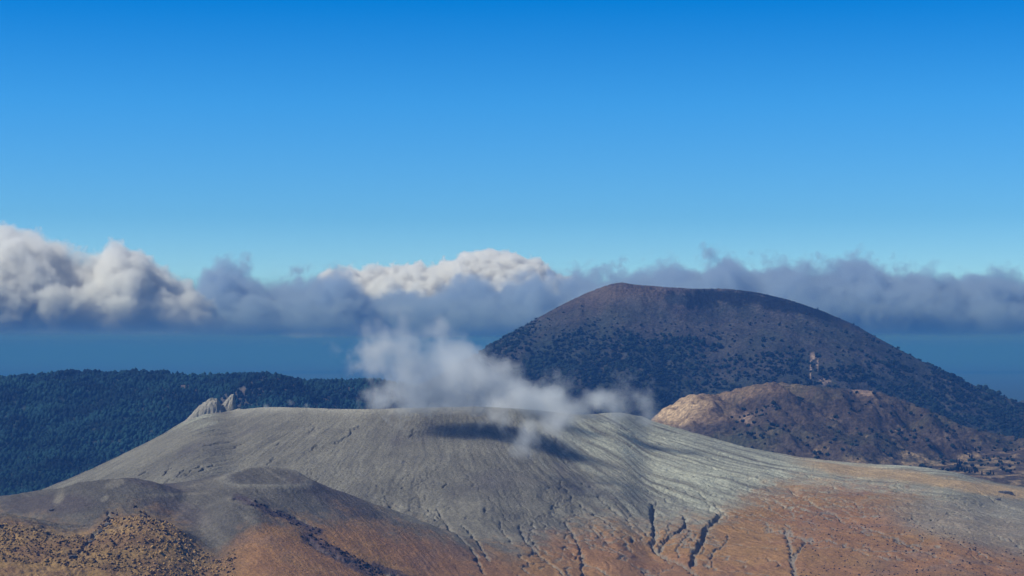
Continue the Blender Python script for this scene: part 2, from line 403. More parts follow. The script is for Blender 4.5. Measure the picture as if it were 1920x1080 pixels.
# rusty dry grass where the slope flattens
bx_, by_ = zip(*[(-400, 985), (0, 978), (60, 985), (120, 1000), (165, 1000), (205, 968), (262, 958), (320, 980), (360, 1010), (410, 1048), (450, 1010), (500, 975), (560, 985), (640, 975), (720, 985),
                 (800, 1008), (870, 1030), (960, 1040), (1010, 1022), (1060, 1005), (1110, 985), (1160, 985), (1210, 1000), (1235, 990), (1280, 985), (1330, 985), (1370, 955), (1420, 925), (1500, 905), (1600, 912), (1700, 925), (1800, 960),
                 (1900, 985), (2400, 1020)])
bnd = np.interp(PX, bx_, by_)
brown = sstep(-34, 34, PY - bnd + 34 * n_md + 26 * n_hi + 16 * streak)
rust = mix(np.broadcast_to(V3(.28, .152, .076), Z.shape + (3,)), V3(.305, .178, .078), sstep(-.3, .4, n_lo + n_md * .5))
rust = mix(rust, V3(.23, .145, .105), sstep(.1, .7, n_md - n_lo) * .6)
lft = sstep(470, 380, PX)
rust = mix(rust, mix(np.broadcast_to(V3(.30, .195, .085), Z.shape + (3,)), V3(.22, .135, .07), sstep(-.2, .3, n_md)), lft)
gul_ash = np.clip(gmask * .7 * sstep(1.0, 2.2, gdepth + 1), 0, 1)
col = mix(ash, rust, brown * (1 - gul_ash * .9))
col = mix(col, V3(.26, .255, .24), gul_ash * (.55 + .4 * n_hi) * sstep(900, 1000, PY))
tan = sstep(16, 5, np.abs(PY - np.interp(PX, [1450, 1560, 1700, 1800, 1900, 2000], [852, 878, 893, 908, 925, 930]) + 8 * n_md)) * sstep(1450, 1560, PX)
col = mix(col, V3(.40, .29, .17), tan * .9)
plainm = sstep(1600, 1750, PX) * sstep(925, 950, PY + 10 * n_md) * sstep(1010, 975, PY - (PX - 1700) * .25 + 14 * n_hi)
col = mix(col, V3(.235, .225, .195), plainm * .75)
purp = sstep(1540, 1720, PX) * sstep(1000, 1050, PY)
col = mix(col, V3(.20, .135, .10), purp * .5 * sstep(-.3, .4, n_md))
# dark bushy strip beside the mound
for (a, b, c2, d2, w2) in [(445, 932, 600, 998, 9), (575, 1008, 700, 1078, 16), (700, 1060, 790, 1090, 8)]:
    t = np.clip(((PX - a) * (c2 - a) + (PY - b) * (d2 - b)) / ((c2 - a) ** 2 + (d2 - b) ** 2), 0, 1)
    q = np.hypot(PX - a - t * (c2 - a), PY - b - t * (d2 - b))
    col = mix(col, V3(.085, .065, .075), sstep(w2, w2 * .3, q + 8 * n_hi) * .85)
col = np.clip(col * (1 + .12 * n_hi[..., None]), .02, .6)
Zc = Z.copy()
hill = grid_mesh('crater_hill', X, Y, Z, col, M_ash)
setk(hill, 'structure', 'ash-grey crater hill fanned with gullies and rusty brown lower slopes')
def z_on(x, y):
    u = x / y
    fi = np.interp(y, y1, np.arange(len(y1))); fj = np.interp(u, u1, np.arange(nu))
    i = np.clip(fi.astype(int), 0, len(y1) - 2); j = np.clip(fj.astype(int), 0, nu - 2)
    a = fi - i; b = fj - j
    return (Zc[i, j] * (1 - a) * (1 - b) + Zc[i + 1, j] * a * (1 - b) + Zc[i, j + 1] * (1 - a) * b + Zc[i + 1, j + 1] * a * b)

# ---------------------------------------------------------------- 2 generic ridge sheets behind
def sheet(u0, u2, n, ya, yb, m):
    uu = np.linspace(u0, u2, n); yy = np.linspace(ya, yb, m)
    A, B = np.meshgrid(uu, yy); return uu, yy, A, B, A * B
def fit(Zs, Ys, uu, pts, it=3, w=1.0, kw=37):
    t = prof(pts, uu)
    for _ in range(it):
        c_ = t - (Zs / Ys).max(0)
        k = np.hanning(kw); k /= k.sum()
        c_ = np.convolve(np.pad(c_, kw // 2, mode='edge'), k, 'valid')
        Zs = Zs + c_[None, :] * Ys * w
    return Zs

# the big mountain
mu, my, MU, MY, MX = sheet(-.12, .34, 1000, 3250, 5300, 620)
mdx, mdy = MX - 330, MY - 4650
mr_ = np.hypot(mdx, mdy); mth = np.arctan2(mdx, -mdy)
md = np.maximum(np.hypot(mdx / 1.15, mdy / .9) - 120, 0)
MZ = 140 - 560 * (1 - np.exp(-md / 1000.0)) * (1 + .05 * np.sin(mth * 3 + 1))
rid = ridged((mth * 620 + fbm(MX / 200, MY / 200, 3, 81) * 60) / 150, md / 900, 3, 82)
MZ -= rid * 12 * sstep(60, 400, md)
MZ += fbm(MX / 260, MY / 260, 4, 83) * 26 * sstep(40, 400, md) + fbm(MX / 40, MY / 40, 4, 84) * 5 + fbm(MX / 10, MY / 10, 3, 85) * 1.8
apron = -232 + 45 * sstep(350, 900, MX) + fbm(MX / 300, MY / 300, 4, 86) * 22 + fbm(MX / 50, MY / 50, 3, 87) * 5
MZ = smax(MZ, apron, 30)
MZ = fit(MZ, MY, mu, [(400, 830), (600, 790), (760, 735), (860, 685), (915, 651), (960, 625), (1010, 595), (1060, 568), (1100, 549), (1140, 534), (1152, 531), (1168, 529), (1185, 533), (1200, 534), (1240, 537), (1300, 541),
                      (1360, 541), (1420, 548), (1480, 562), (1540, 582), (1600, 608), (1660, 641), (1720, 673), (1780, 703), (1840, 728), (1900, 751), (1960, 773), (2300, 860)],
         w=sstep(3500, 4200, MY), kw=17)
# summit crater's hollow just below the rim, right of the top
hol = np.exp(-(((MX - at(1400, 555, 4480).x) / 190) ** 2)) * np.exp(-(((MY - 4470) / 60) ** 2))
MZ -= hol * 22
MPX, MPY = to_px(MU, MZ / MY)
a1 = fbm(MX / 160, MY / 160, 4, 91); a2 = fbm(MX / 40, MY / 40, 4, 92); a3 = fbm(MX / 11, MY / 11, 3, 93)
mc = mix(np.broadcast_to(V3(.100, .078, .082), MZ.shape + (3,)), V3(.072, .068, .068), sstep(-.3, .3, a1 + a2 * .5))
mc = mix(mc, V3(.16, .12, .10), sstep(.15, .55, a2) * .6)
mc = mix(mc, V3(.125, .095, .08), sstep(610, 550, MPY + 20 * a2) * sstep(1330, 1200, MPX) * .8)
mc = mix(mc, V3(.32, .24, .19), sstep(.45, .7, a2 + .5 * a3) * sstep(60, 20, np.hypot((MPX - 1345), (MPY - 620) * 1.0)) * .8)
vg = sstep(-.35, .25, a1 + .5 * a2)
vegm = np.maximum(sstep(600, 665, MPY + 30 * a1) * sstep(1420, 1240, MPX + 70 * a1), .75 * sstep(640, 720, MPY - np.maximum(MPX - 1500, 0) * .25 + 30 * a1))
mc = mix(mc, V3(.040, .050, .048), vegm * (.35 + .5 * vg))
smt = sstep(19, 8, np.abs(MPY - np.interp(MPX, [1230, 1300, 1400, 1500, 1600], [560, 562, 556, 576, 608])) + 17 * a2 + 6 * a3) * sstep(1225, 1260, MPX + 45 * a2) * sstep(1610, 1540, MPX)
mc = mix(mc, V3(.010, .014, .016), smt * .95)  # near-black band coloured in below the summit rim
scar = sstep(7, 2.5, np.hypot((MPX - 1524), (MPY - 668) * .8) + 4 * a3)
scar = np.maximum(scar, sstep(2.0, .8, np.abs(MPX - 1520 - 2 * a3 + (MPY - 690) * .04)) * sstep(668, 676, MPY) * sstep(722, 705, MPY) * .9)
scar = np.maximum(scar, sstep(2.0, .8, np.abs(MPX - 1533 - 2 * a3)) * sstep(668, 676, MPY) * sstep(700, 688, MPY) * .6)
scar = np.maximum(scar, sstep(10, 4, np.hypot((MPX - 1546) * .6, (MPY - 713)) + 5 * a3) * .6)
mc = mix(mc, V3(.42, .31, .24), scar * .85)
tanf = sstep(.15, .5, a2 + .4 * a3) * sstep(835, 860, MPY) * sstep(1480, 1560, MPX)
mc = mix(mc, V3(.34, .25, .16), tanf * .75)
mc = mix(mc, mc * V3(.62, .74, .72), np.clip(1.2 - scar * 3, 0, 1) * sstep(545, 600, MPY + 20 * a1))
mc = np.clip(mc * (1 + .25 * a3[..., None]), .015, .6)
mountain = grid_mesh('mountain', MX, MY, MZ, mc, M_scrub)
setk(mountain, 'structure', 'broad dome-shaped mountain dotted with dark trees under the cloud')

# the small hill with a pale cliff
hu, hy, HU, HY, HX = sheet(.04, .34, 800, 2560, 3900, 460)
def ridge_sheet(HUU, HYY, uu, pts, yc, kf, kb, w):
    e = prof(pts, uu)[None, :]
    D = HYY - yc
    return e * yc - np.where(D < 0, kf, kb) * (np.sqrt(D * D + w * w) - w)
hp = [(1100, 900), (1180, 835), (1222, 785), (1240, 768), (1262, 757), (1285, 742), (1300, 739), (1345, 739), (1400, 724), (1450, 716), (1500, 721), (1560, 727), (1640, 733), (1700, 752),
      (1780, 785), (1850, 822), (1920, 850), (2300, 900)]
HZ = ridge_sheet(HU, HY, hu, hp, 3450, .34, .5, 60)
HZ -= ridged((HX + HY * .4) / 95, (HY - HX * .2) / 260, 3, 101) * 17
HZ += fbm(HX / 120, HY / 120, 4, 102) * 20 + fbm(HX / 30, HY / 30, 4, 103) * 6 + fbm(HX / 8, HY / 8, 2, 104) * 1.0
hap = -186 + 14 * sstep(200, 900, HX) + fbm(HX / 90, HY / 90, 4, 105) * 9
hap -= 42 * sstep(3050, 2620, HY)
HZ = smax(HZ, hap - sstep(3500, 3900, HY) * 60, 16)
HZ = fit(HZ, HY, hu, hp[:-3] + [(1800, 797), (1860, 812), (1920, 822), (2300, 880)], w=sstep(3150, 3400, HY))
HPX, HPY = to_px(HU, HZ / HY)
b1 = fbm(HX / 130, HY / 130, 4, 111); b2 = fbm(HX / 35, HY / 35, 4, 112); b3 = fbm(HX / 9, HY / 9, 3, 113)
hc = mix(np.broadcast_to(V3(.105, .075, .07), HZ.shape + (3,)), V3(.085, .08, .06), sstep(-.2, .4, b1 + .5 * b2))
hc = mix(hc, V3(.20, .135, .105), sstep(.0, .5, b2 + .5 * b3) * .55)
tanr = sstep(1560, 1380, HPX) * sstep(26, 4, HPY - np.interp(HPX, [1240, 1300, 1450, 1560], [764, 742, 722, 730]) + 18 * b2)
hc = hc * V3(.68, .74, .66)
hc = mix(hc, V3(.26, .175, .11), tanr * .6)
sideL = sstep(1430, 1330, HPX + 30 * b2) * sstep(0, 14, np.interp(HPX, [1200, 1300, 1430], [830, 800, 800]) - HPY + 10 * b2)
hc = mix(hc, V3(.24, .165, .105), sideL * .6)
clf = sstep(62, 12, np.hypot((HPX - 1272) * .95 + (HPY - 768) * .5, (HPY - 766) * 1.5) + 24 * b2) 
hc = mix(hc, V3(.62, .45, .29), clf * (.55 + .45 * sstep(-.3, .3, b3)))
pp = sstep(18, 4, np.hypot(HPX - 1400, HPY - 785) + 12 * b3) + sstep(14, 4, np.hypot((HPX - 1625) * .4, HPY - 733) + 8 * b3)
hc = mix(hc, V3(.36, .25, .19), np.clip(pp, 0, 1) * .6)
spots = sstep(.50, .66, fbm(HX / 26 + 9, HY / 26, 3, 118)) * sstep(1440, 1520, HPX)
hc = mix(hc, V3(.38, .27, .19), spots * .7)
lowt = sstep(835, 850, HPY + 10 * b2) * sstep(-.1, .35, b2 + .5 * b1) * sstep(1470, 1520, HPX)
hc = mix(hc, V3(.33, .24, .15), lowt * .8)
hc = np.clip(hc * (1 + .25 * b3[..., None]), .015, .7)
smallhill = grid_mesh('scrub_hill', HX, HY, HZ, hc, M_scrub)
setk(smallhill, 'structure', 'low brown scrubby hill with a pale orange cliff at its end')

# the forested ridge on the left
lu, ly, LU, LY, LX = sheet(-.36, .02, 760, 3000, 4900, 420)
lp = [(-420, 745), (-200, 722), (0, 709), (60, 704), (130, 697), (200, 698), (290, 697), (350, 704), (400, 708), (450, 711), (490, 713), (520, 714), (560, 716), (640, 716), (700, 713), (760, 722), (900, 770), (1100, 830)]
LZ = ridge_sheet(LU, LY, lu, lp, 4350, .22, .3, 120)
lp2 = [(-420, 1200), (300, 850), (420, 745), (470, 712), (500, 702), (515, 701), (545, 712), (590, 728), (640, 742), (700, 760), (800, 800), (1100, 900)]
LZ = smax(LZ, ridge_sheet(LU, LY, lu, lp2, 3980, .34, .36, 25), 6)
LZ -= ridged((LX + fbm(LX / 300, LY / 300, 2, 120) * 120) / 230, LY / 900, 3, 121) * 30
LZ += fbm(LX / 300, LY / 300, 4, 122) * 22 + fbm(LX / 60, LY / 60, 4, 123) * 6
lflo = -262 + fbm(LX / 300, LY / 300, 3, 124) * 10
LZ = smax(LZ, lflo, 30)
LZ = fit(LZ, LY, lu, [(a, b + 4) for a, b in lp[:8]] + [(450, 706), (490, 704), (515, 706), (540, 714), (570, 719), (640, 719)] + [(a, b + 4) for a, b in lp[-4:]], w=sstep(3500, 3950, LY))
LPX, LPY = to_px(LU, LZ / LY)
c1 = fbm(LX / 150, LY / 150, 4, 131); c2_ = fbm(LX / 40, LY / 40, 4, 132)
lc = mix(np.broadcast_to(V3(.03, .045, .04), LZ.shape + (3,)), V3(.115, .095, .09), sstep(-.1, .4, c1 + c2_ * .5) * sstep(800, 720, LPY) * sstep(180, 300, LPX))
lc = mix(lc, V3(.14, .115, .10), sstep(30, 8, np.abs(LPY - np.interp(LPX, [490, 560, 650], [712, 735, 755])) + 10 * c2_) * sstep(480, 520, LPX) * sstep(660, 600, LPX) * .7)
lridge = grid_mesh('forested_ridge', LX, LY, LZ, lc, M_forest)
setk(lridge, 'structure', 'long dark blue ridge behind the grey crater hill')

# lowland to the horizon
gu = np.concatenate([-np.geomspace(60000, 900, 40), np.linspace(-800, 800, 17), np.geomspace(900, 60000, 40)])
gy = np.concatenate([np.linspace(-3000, 6000, 60), np.geomspace(6300, 90000, 60)])
GX, GY = np.meshgrid(gu, gy)
GZ = -300 + fbm(GX / 2500, GY / 2500, 3, 141) * 14
ground = grid_mesh('ground', GX, GY, GZ, None, M_plain)
setk(ground, 'structure', 'dim hazy lowland beyond the mountains')
# far blue hills on the horizon at the right edge
fu, fy, FU, FY, FX = sheet(.20, .36, 160, 5600, 7200, 60)
FZ = ridge_sheet(FU, FY, fu, [(1700, 830), (1860, 772), (1895, 756), (1920, 748), (1980, 735), (2300, 760)], 6300, .3, .3, 80) + fbm(FX / 200, FY / 200, 4, 151) * 10
fh = grid_mesh('distant_hill', FX, FY, FZ, np.broadcast_to(V3(.05, .06, .05), FZ.shape + (3,)), M_forest)
setk(fh, 'structure', 'sliver of blue hill behind the foot of the mountain')

# ---------------------------------------------------------------- 3 trees
def ico(sub, seed, sq=(1, 1, 1), jit=.25):
    bm = bmesh.new(); bmesh.ops.create_icosphere(bm, subdivisions=sub, radius=1.0)
    rr_ = np.random.RandomState(seed)
    V = np.array([v.co[:] for v in bm.verts]); F = np.array([[v.index for v in f.verts] for f in bm.faces]); bm.free()
    V = V * (1 + jit * (rr_.rand(len(V), 1) - .5) * 2) * np.array(sq)
    V[:, 2] += sq[2] * .75
    return V, F
def clump(seed, n=4, sub=1, spread=.7, size=.62):
    """rounded uneven crown made of several leaf masses, unit radius"""
    rr_ = np.random.RandomState(seed); Vs, Fs, o = [], [], 0
    for k in range(n):
        V, F = ico(sub, seed * 10 + k, (size, size, size * 1.0), .32)
        a = rr_.rand() * 6.28; q = spread * rr_.rand() ** .5 * .75
        V = V * (.75 + .5 * rr_.rand()) + np.array([math.cos(a) * q, math.sin(a) * q, rr_.rand() * .5])
        Vs.append(V); Fs.append(F + o); o += len(V)
    return np.concatenate(Vs), np.concatenate(Fs)
def conifer(seed, tiers=5, n=9):
    """pointed crown of ragged drooping tiers, unit height"""
    rr_ = np.random.RandomState(seed); V, F = [], []
    for t in range(tiers):
        z0 = .12 + .78 * t / tiers; z1 = min(1.0, z0 + .36); r0 = .26 * (1 - t / (tiers + .6))
        b = len(V); V.append((0, 0, z1))
        for k in range(n):
            a = 6.283 * (k + rr_.rand() * .5) / n; q = r0 * (.65 + .6 * rr_.rand() * (1 if k % 2 else .7))
            V.append((math.cos(a) * q, math.sin(a) * q, z0 - .04 * rr_.rand()))
        V.append((0, 0, z0 + .05)); e = b + n + 1
        for k in range(n):
            F.append((b, b + 1 + k, b + 1 + (k + 1) % n)); F.append((e, b + 1 + (k + 1) % n, b + 1 + k))
    return np.array(V), np.array(F)
def bake(name, protos, pos, size, mat, seed=0, hz=1.0, smooth=False):
    """many small plants as one mass"""
    rr_ = np.random.RandomState(seed); Vs, Fs, o = [], [], 0
    kind = rr_.randint(0, len(protos), len(pos)); ang = rr_.rand(len(pos)) * 6.283
    for p in range(len(protos)):
        id_ = np.where(kind == p)[0]
        if len(id_) == 0: continue
        V, F = protos[p]; ca, sa = np.cos(ang[id_]), np.sin(ang[id_]); s = size[id_]
        x = (V[None, :, 0] * ca[:, None] - V[None, :, 1] * sa[:, None]) * s[:, None] + pos[id_, 0][:, None]
        y = (V[None, :, 0] * sa[:, None] + V[None, :, 1] * ca[:, None]) * s[:, None] + pos[id_, 1][:, None]
        z = V[None, :, 2] * s[:, None] * hz + pos[id_, 2][:, None]
        Vs.append(np.stack([x, y, z], -1).reshape(-1, 3))
        Fs.append((F[None] + (np.arange(len(id_)) * len(V))[:, None, None]).reshape(-1, 3) + o); o += len(V) * len(id_)
    me = tri_mesh(name, np.concatenate(Vs), np.concatenate(Fs), mat, smooth)
    ob = bpy.data.objects.new(name, me); C.objects.link(ob); return ob
def sampler(uu, yy, Zs):
    def f(x, y):
        fi = np.interp(y, yy, np.arange(len(yy))); fj = np.interp(x / y, uu, np.arange(len(uu)))
        i = np.clip(fi.astype(int), 0, len(yy) - 2); j = np.clip(fj.astype(int), 0, len(uu) - 2); a = fi - i; b = fj - j
        return Zs[i, j] * (1 - a) * (1 - b) + Zs[i + 1, j] * a * (1 - b) + Zs[i, j + 1] * (1 - a) * b + Zs[i + 1, j + 1] * a * b
    return f
zM, zH, zL = sampler(mu, my, MZ), sampler(hu, hy, HZ), sampler(lu, ly, LZ)
R = np.random.RandomState(7)

# forest on the left ridge
n = 62000
uu = R.uniform(-.33, -.01, n); yy = R.uniform(3150, 4520, n); xx = uu * yy
zz = zL(xx, yy)
px_, py_ = to_px(uu, zz / yy)
bare = sstep(.05, .4, fbm(xx / 150, yy / 150, 4, 131) + fbm(xx / 40, yy / 40, 4, 132) * .5) * sstep(810, 720, py_) * sstep(180, 300, px_)
keep = R.rand(n) > bare * .85 + .12
pos = np.stack([xx, yy, zz], -1)[keep]
sz = 1.9 + 3.6 * R.rand(len(pos)) ** 1.5
blobs1 = [ico(1, 200 + k, (.8, .8, 1.1), .35) for k in range(7)]
fo = bake('forest', blobs1, pos, sz, M_treef, 3, 1.1)
setk(fo, 'stuff', 'dense dark blue-green forest covering the ridge behind the crater hill')

# trees scattered over the mountain and the small hill
def dens_m(px, py, x, y):
    nz = fbm(x / 130, y / 130, 4, 161) + .5 * fbm(x / 40, y / 40, 3, 162)
    base = sstep(600, 660, py + (px - 1150) * .02 + 26 * nz) * .8 * sstep(1400, 1240, px + 60 * nz)
    base = np.maximum(base, sstep(655, 690, py + 25 * nz) * .32)
    base = np.maximum(base, sstep(0, 50, py - np.interp(px, [1500, 1700, 1900], [610, 700, 780]) + 20 * nz) * .62 * sstep(1480, 1640, px))
    return base * sstep(-.45, .25, nz) + .03 * (py > 575)
n = 64000
uu = R.uniform(-.03, .30, n); yy = R.uniform(3400, 4700, n); xx = uu * yy; zz = zM(xx, yy)
px_, py_ = to_px(uu, zz / yy)
keep = R.rand(n) < dens_m(px_, py_, xx, yy) * 1.25
keep &= (zz > zH(xx, yy) + 1) | (yy > 3900)
mp = np.stack([xx, yy, zz], -1)[keep]; ms = (1.5 + 3.4 * R.rand(len(mp)) ** 1.6) * (.55 + .45 * sstep(590, 650, py_[keep])) * np.where(R.rand(len(mp)) < .12, 1.3, 1)
n = 5200
uu = R.uniform(.07, .29, n); yy = R.uniform(3000, 3560, n); xx = uu * yy; zz = zH(xx, yy)
px_, py_ = to_px(uu, zz / yy)
nz = fbm(xx / 60, yy / 60, 4, 171)
keep = (R.rand(n) < .10 + .60 * sstep(.12, .4, nz)) & (px_ > 1330 + 60 * R.rand(n)) & (py_ > 735) & (zz > zM(xx, yy) + .5) & (py_ > np.interp(px_, [1300, 1500, 1600], [790, 745, 735]))
hpz = np.stack([xx, yy, zz], -1)[keep]; hs = R.uniform(1.5, 3.8, len(hpz))
allp = np.concatenate([mp, hpz]); alls = np.concatenate([ms, hs]); onh = np.concatenate([np.zeros(len(mp), bool), np.ones(len(hpz), bool)])
# is the tree in view: not behind the crater hill, inside the frame
e_c = np.interp(allp[:, 0] / allp[:, 1], u1, (Zc / Y).max(0))
vis = ((allp[:, 2] + alls) / allp[:, 1] > e_c + .0003) & (np.abs(allp[:, 0] / allp[:, 1]) < .246)
app = np.where(vis, alls / allp[:, 1], 0)
order = np.argsort(-app)
top = order[:255]; rest = np.ones(len(allp), bool); rest[top] = False
blobs2 = [clump(300 + k, 3, 1, .8, .62) for k in range(6)]
tr = bake('scattered_trees', blobs2, allp[rest], alls[rest], M_tree, 5)
setk(tr, 'stuff', 'thousands of small dark evergreens dotting the mountain and the scrubby hill')
pm = []
for k in range(6):
    V, F = clump(400 + k, 6, 2, .8, .6); pm.append(tri_mesh('tree', V, F, M_tree))
for c, i in enumerate(top):
    o = bpy.data.objects.new('tree', pm[c % 6]); C.objects.link(o)
    o.location = allp[i]; o.rotation_euler = (0, 0, R.rand() * 6.28); s = alls[i]; o.scale = (s, s, s * R.uniform(.9, 1.25))
    q = to_px(allp[i][0] / allp[i][1], allp[i][2] / allp[i][1])
    if onh[i]:
        setk(o, 'thing', 'small round dark evergreen on the brown scrub hill below the mountain', 'tree', 'evergreens dotted over the scrub hill')
    else:
        setk(o, 'thing', 'small round dark evergreen on the lower slope of the dome-shaped mountain', 'tree', 'larger evergreens low on the mountain')

# pointed conifers by the tan plain at the right
cm = [tri_mesh('crown', *conifer(500 + k, 6, 11), M_pine) for k in range(4)]
def trunk_mesh():
    bm = bmesh.new(); bmesh.ops.create_cone(bm, segments=7, radius1=.035, radius2=.008, depth=.95, cap_ends=True, matrix=Matrix.Translation((0, 0, .44)))
    me = bpy.data.meshes.new('trunk'); bm.to_mesh(me); bm.free(); me.materials.append(M_bark); return me
tm = trunk_mesh()
con = [(1795, 884, 15), (1799, 876, 13), (1803, 883, 9), (1809, 886, 8), (1813, 884, 9), (1818, 887, 8), (1822, 886, 7), (1828, 887, 9), (1832, 885, 8), (1841, 890, 7), (1857, 889, 7), (1863, 890, 6),
       (1818, 858, 6), (1822, 862, 9), (1829, 846, 7), (1806, 842, 6), (1812, 845, 6), (1794, 868, 8)]
def first_hit(px, py):
    """nearest ground point under a pixel among the sheets"""
    u, e = ray(px, py); u = float(u); e = float(e)
    for yq in np.arange(1500, 5200, 2.0):
        xq = np.array([u * yq]); yv = np.array([yq]); z = -1e9
        if yq < 2950: z = max(z, float(z_on(xq, yv)[0]))
        if 2600 < yq < 3900: z = max(z, float(zH(xq, yv)[0]))
        if yq > 3250 and u > -.1: z = max(z, float(zM(xq, yv)[0]))
        if z / yq >= e: return Vector((u * yq, yq, z))
    return Vector((u * 3400, 3400, e * 3400))
for k, (a, b, h) in enumerate(con):
    p = first_hit(a, b)
    hh = h / FPX * 1.25 * p.y
    t = bpy.data.objects.new('conifer', None); C.objects.link(t); t.location = p - Vector((0, 0, .4)); t.scale = (hh * 1.1, hh * 1.1, hh); t.rotation_euler = (0, 0, k * 1.3); t.empty_display_size = .2
    low = b > 870
    setk(t, 'thing', 'dark pointed conifer in the short row at the edge of the tan plain' if low else 'dark pointed conifer standing apart on scrub above the short conifer row', 'conifer',
         'conifers in a row by the tan plain' if low else 'lone conifers above the row')
    for nm, m_ in (('crown', cm[k % 4]), ('trunk', tm)):
        ch = bpy.data.objects.new(nm, m_); C.objects.link(ch); ch.parent = t

# ---------------------------------------------------------------- 4 low plants in the foreground
n = 60000
uu = R.uniform(-.27, .27, n); yy = R.uniform(1560, 2150, n); xx = uu * yy; zz = z_on(xx, yy)
px_, py_ = to_px(uu, zz / yy)
bnd = np.interp(px_, bx_, by_); nz = fbm(xx / 18, yy / 18, 3, 181)
lf = (px_ < 440) & (py_ > bnd + 4 + 8 * nz)
keep = lf & (R.rand(n) < .75)
dry = bake('dry_scrub', [ico(1, 600 + k, (.9, .9, .8), .4) for k in range(5)], np.stack([xx, yy, zz - .3], -1)[keep], R.uniform(.5, 1.35, keep.sum()), M_drygrass, 8)
setk(dry, 'stuff', 'pale tufted dry scrub covering the nearest knoll in the lower corner')
keep = (lf & (R.rand(n) < .10 + .25 * (nz > .25))) | ((px_ > 1500) & (py_ > bnd + 45) & (R.rand(n) < .10 + .15 * (nz > .2)))
ax = lambda a, b, c, e: np.abs((py_ - b) - (px_ - a) * (e - b) / (c - a))
strip = ((px_ > 470) & (px_ < 600) & (ax(445, 932, 600, 998) < 7)) | ((px_ > 575) & (px_ < 720) & (ax(575, 1005, 700, 1072) < 10))
keep |= strip & (R.rand(n) < .7)
keep |= (((px_ > 120) & (px_ < 222) & (ax(140, 1045, 212, 968) < 8)) | ((px_ > 250) & (px_ < 350) & (ax(270, 965, 345, 1040) < 6))) & (R.rand(n) < .5)
dk = bake('dark_scrub', [ico(1, 650 + k, (.9, .9, .8), .4) for k in range(5)], np.stack([xx, yy, zz - .3], -1)[keep], R.uniform(.5, 1.5, keep.sum()) * np.where(px_[keep] > 1400, .7, 1), M_darkshrub, 9)
setk(dk, 'stuff', 'dark purple-brown low scrub scattered over the brown ground')

# ---------------------------------------------------------------- 5 rocks
def crag(name, px, py, w, h, lean, seed, mat, label, dep=1.0, top=None, Yd=None):
    """a craggy rock: an outline polygon given thickness and broken up by noise"""
    bm = bmesh.new(); bmesh.ops.create_icosphere(bm, subdivisions=5, radius=1.0)
    rr_ = np.random.RandomState(seed)
    V = np.array([v.co[:] for v in bm.verts])
    planes = []
    for (nx, ny_, nz_, dd) in top: planes.append((np.array([nx, ny_, nz_]) / np.linalg.norm([nx, ny_, nz_]), dd))
    for k in range(16):
        v = rr_.randn(3); v /= np.linalg.norm(v); planes.append((v, .8 + .2 * rr_.rand()))
    s = np.full(len(V), 1.3)
    for nn, dd in planes:
        dt = V @ nn; s = np.where(dt > 1e-3, np.minimum(s, dd / np.maximum(dt, 1e-3)), s)
    q = V * s[:, None]
    nz = fbm(q[:, 0] * 3 + seed, q[:, 2] * 3 + q[:, 1] * 2, 4, seed) * .16
    q = q * (1 + nz[:, None])
    q[:, 0] = q[:, 0] * w + q[:, 2] * lean * h; q[:, 1] *= w * dep; q[:, 2] *= h
    for v, c in zip(bm.verts, q): v.co = c
    me = bpy.data.meshes.new(name); bm.to_mesh(me); bm.free(); me.materials.append(mat)
    o = bpy.data.objects.new(name, me); C.objects.link(o)
    if Yd is None:
        x, y, z = surf_at(px, py)
    else:
        v = at(px, py, Yd); x, y, z = v
    o.location = (x, y, z)
    setk(o, 'thing', label, 'rock')
    return o
def rim_crag(pts, seed, dep, label):
    """crag grown along its outline (pixels) at the spot of the rim it stands on, thick in depth and faceted"""
    um = float(ray(np.mean([p[0] for p in pts]), 770)[0]); jc = int(np.searchsorted(u1, um)); ic = int(np.argmax(Zc[:, jc] / y1)); Yd = float(y1[ic]) - 6
    P = [at(a, b, Yd) for a, b in pts]; xa, xb = P[0].x, P[-1].x; zb_ = min(p.z for p in P)
    n, m = 90, 40; xs = np.linspace(xa, xb, n); ys = np.linspace(-1, 1, m)
    A, B = np.meshgrid(xs, ys)
    top = np.interp(A, [p.x for p in P], [p.z for p in P]) - zb_
    f = np.clip(1 - np.abs(B) ** 1.7, 0, 1) ** .45
    Hh = top * f * (1 + .10 * fbm(A / 11 + seed, B * 2.2, 4, seed)) + np.where(top > 2, 1, .2) * (ridged(A / 6, B * 3.5 + seed + A / 9, 3, seed + 3) - .6) * .9 * f
    Hh = np.where((np.abs(B) > .97) | (A <= xa) | (A >= xb), -9, Hh)
    Yw = Yd + B * dep + fbm(A / 6, B * 2 + 5, 3, seed + 9) * 3
    ob = grid_mesh('rock_outcrop', A, Yw, Hh + zb_, None, M_rock)
    ob.data.polygons.foreach_set('use_smooth', np.zeros(len(ob.data.polygons), bool))
    bm = bmesh.new(); bm.from_mesh(ob.data)
    ed = [e for e in bm.edges if e.is_boundary]
    r_ = bmesh.ops.extrude_edge_only(bm, edges=ed)
    for g_ in r_['geom']:
        if isinstance(g_, bmesh.types.BMVert): g_.co.z = zb_ - 16
    bmesh.ops.holes_fill(bm, edges=[e for e in bm.edges if e.is_boundary])
    bm.to_mesh(ob.data); bm.free()
    # put the origin at the foot
    c = Vector(((xa + xb) / 2, Yd, zb_ - 8)); ob.data.transform(Matrix.Translation(-c)); ob.location = c
    setk(ob, 'thing', label, 'rock', 'crags on the left shoulder of the rim')
rim_crag([(336, 800), (352, 784), (366, 768), (380, 756), (392, 748), (400, 746), (408, 748), (413, 756), (418, 766), (423, 780)], 3, 15, 'pale humped crag with a broken right face on the left shoulder of the rim')
rim_crag([(408, 780), (412, 765), (419, 755), (427, 746), (433, 740), (438, 740), (440.5, 752), (442, 764), (444, 780)], 8, 12, 'tall pointed pale crag with a sheer right side on the rim')
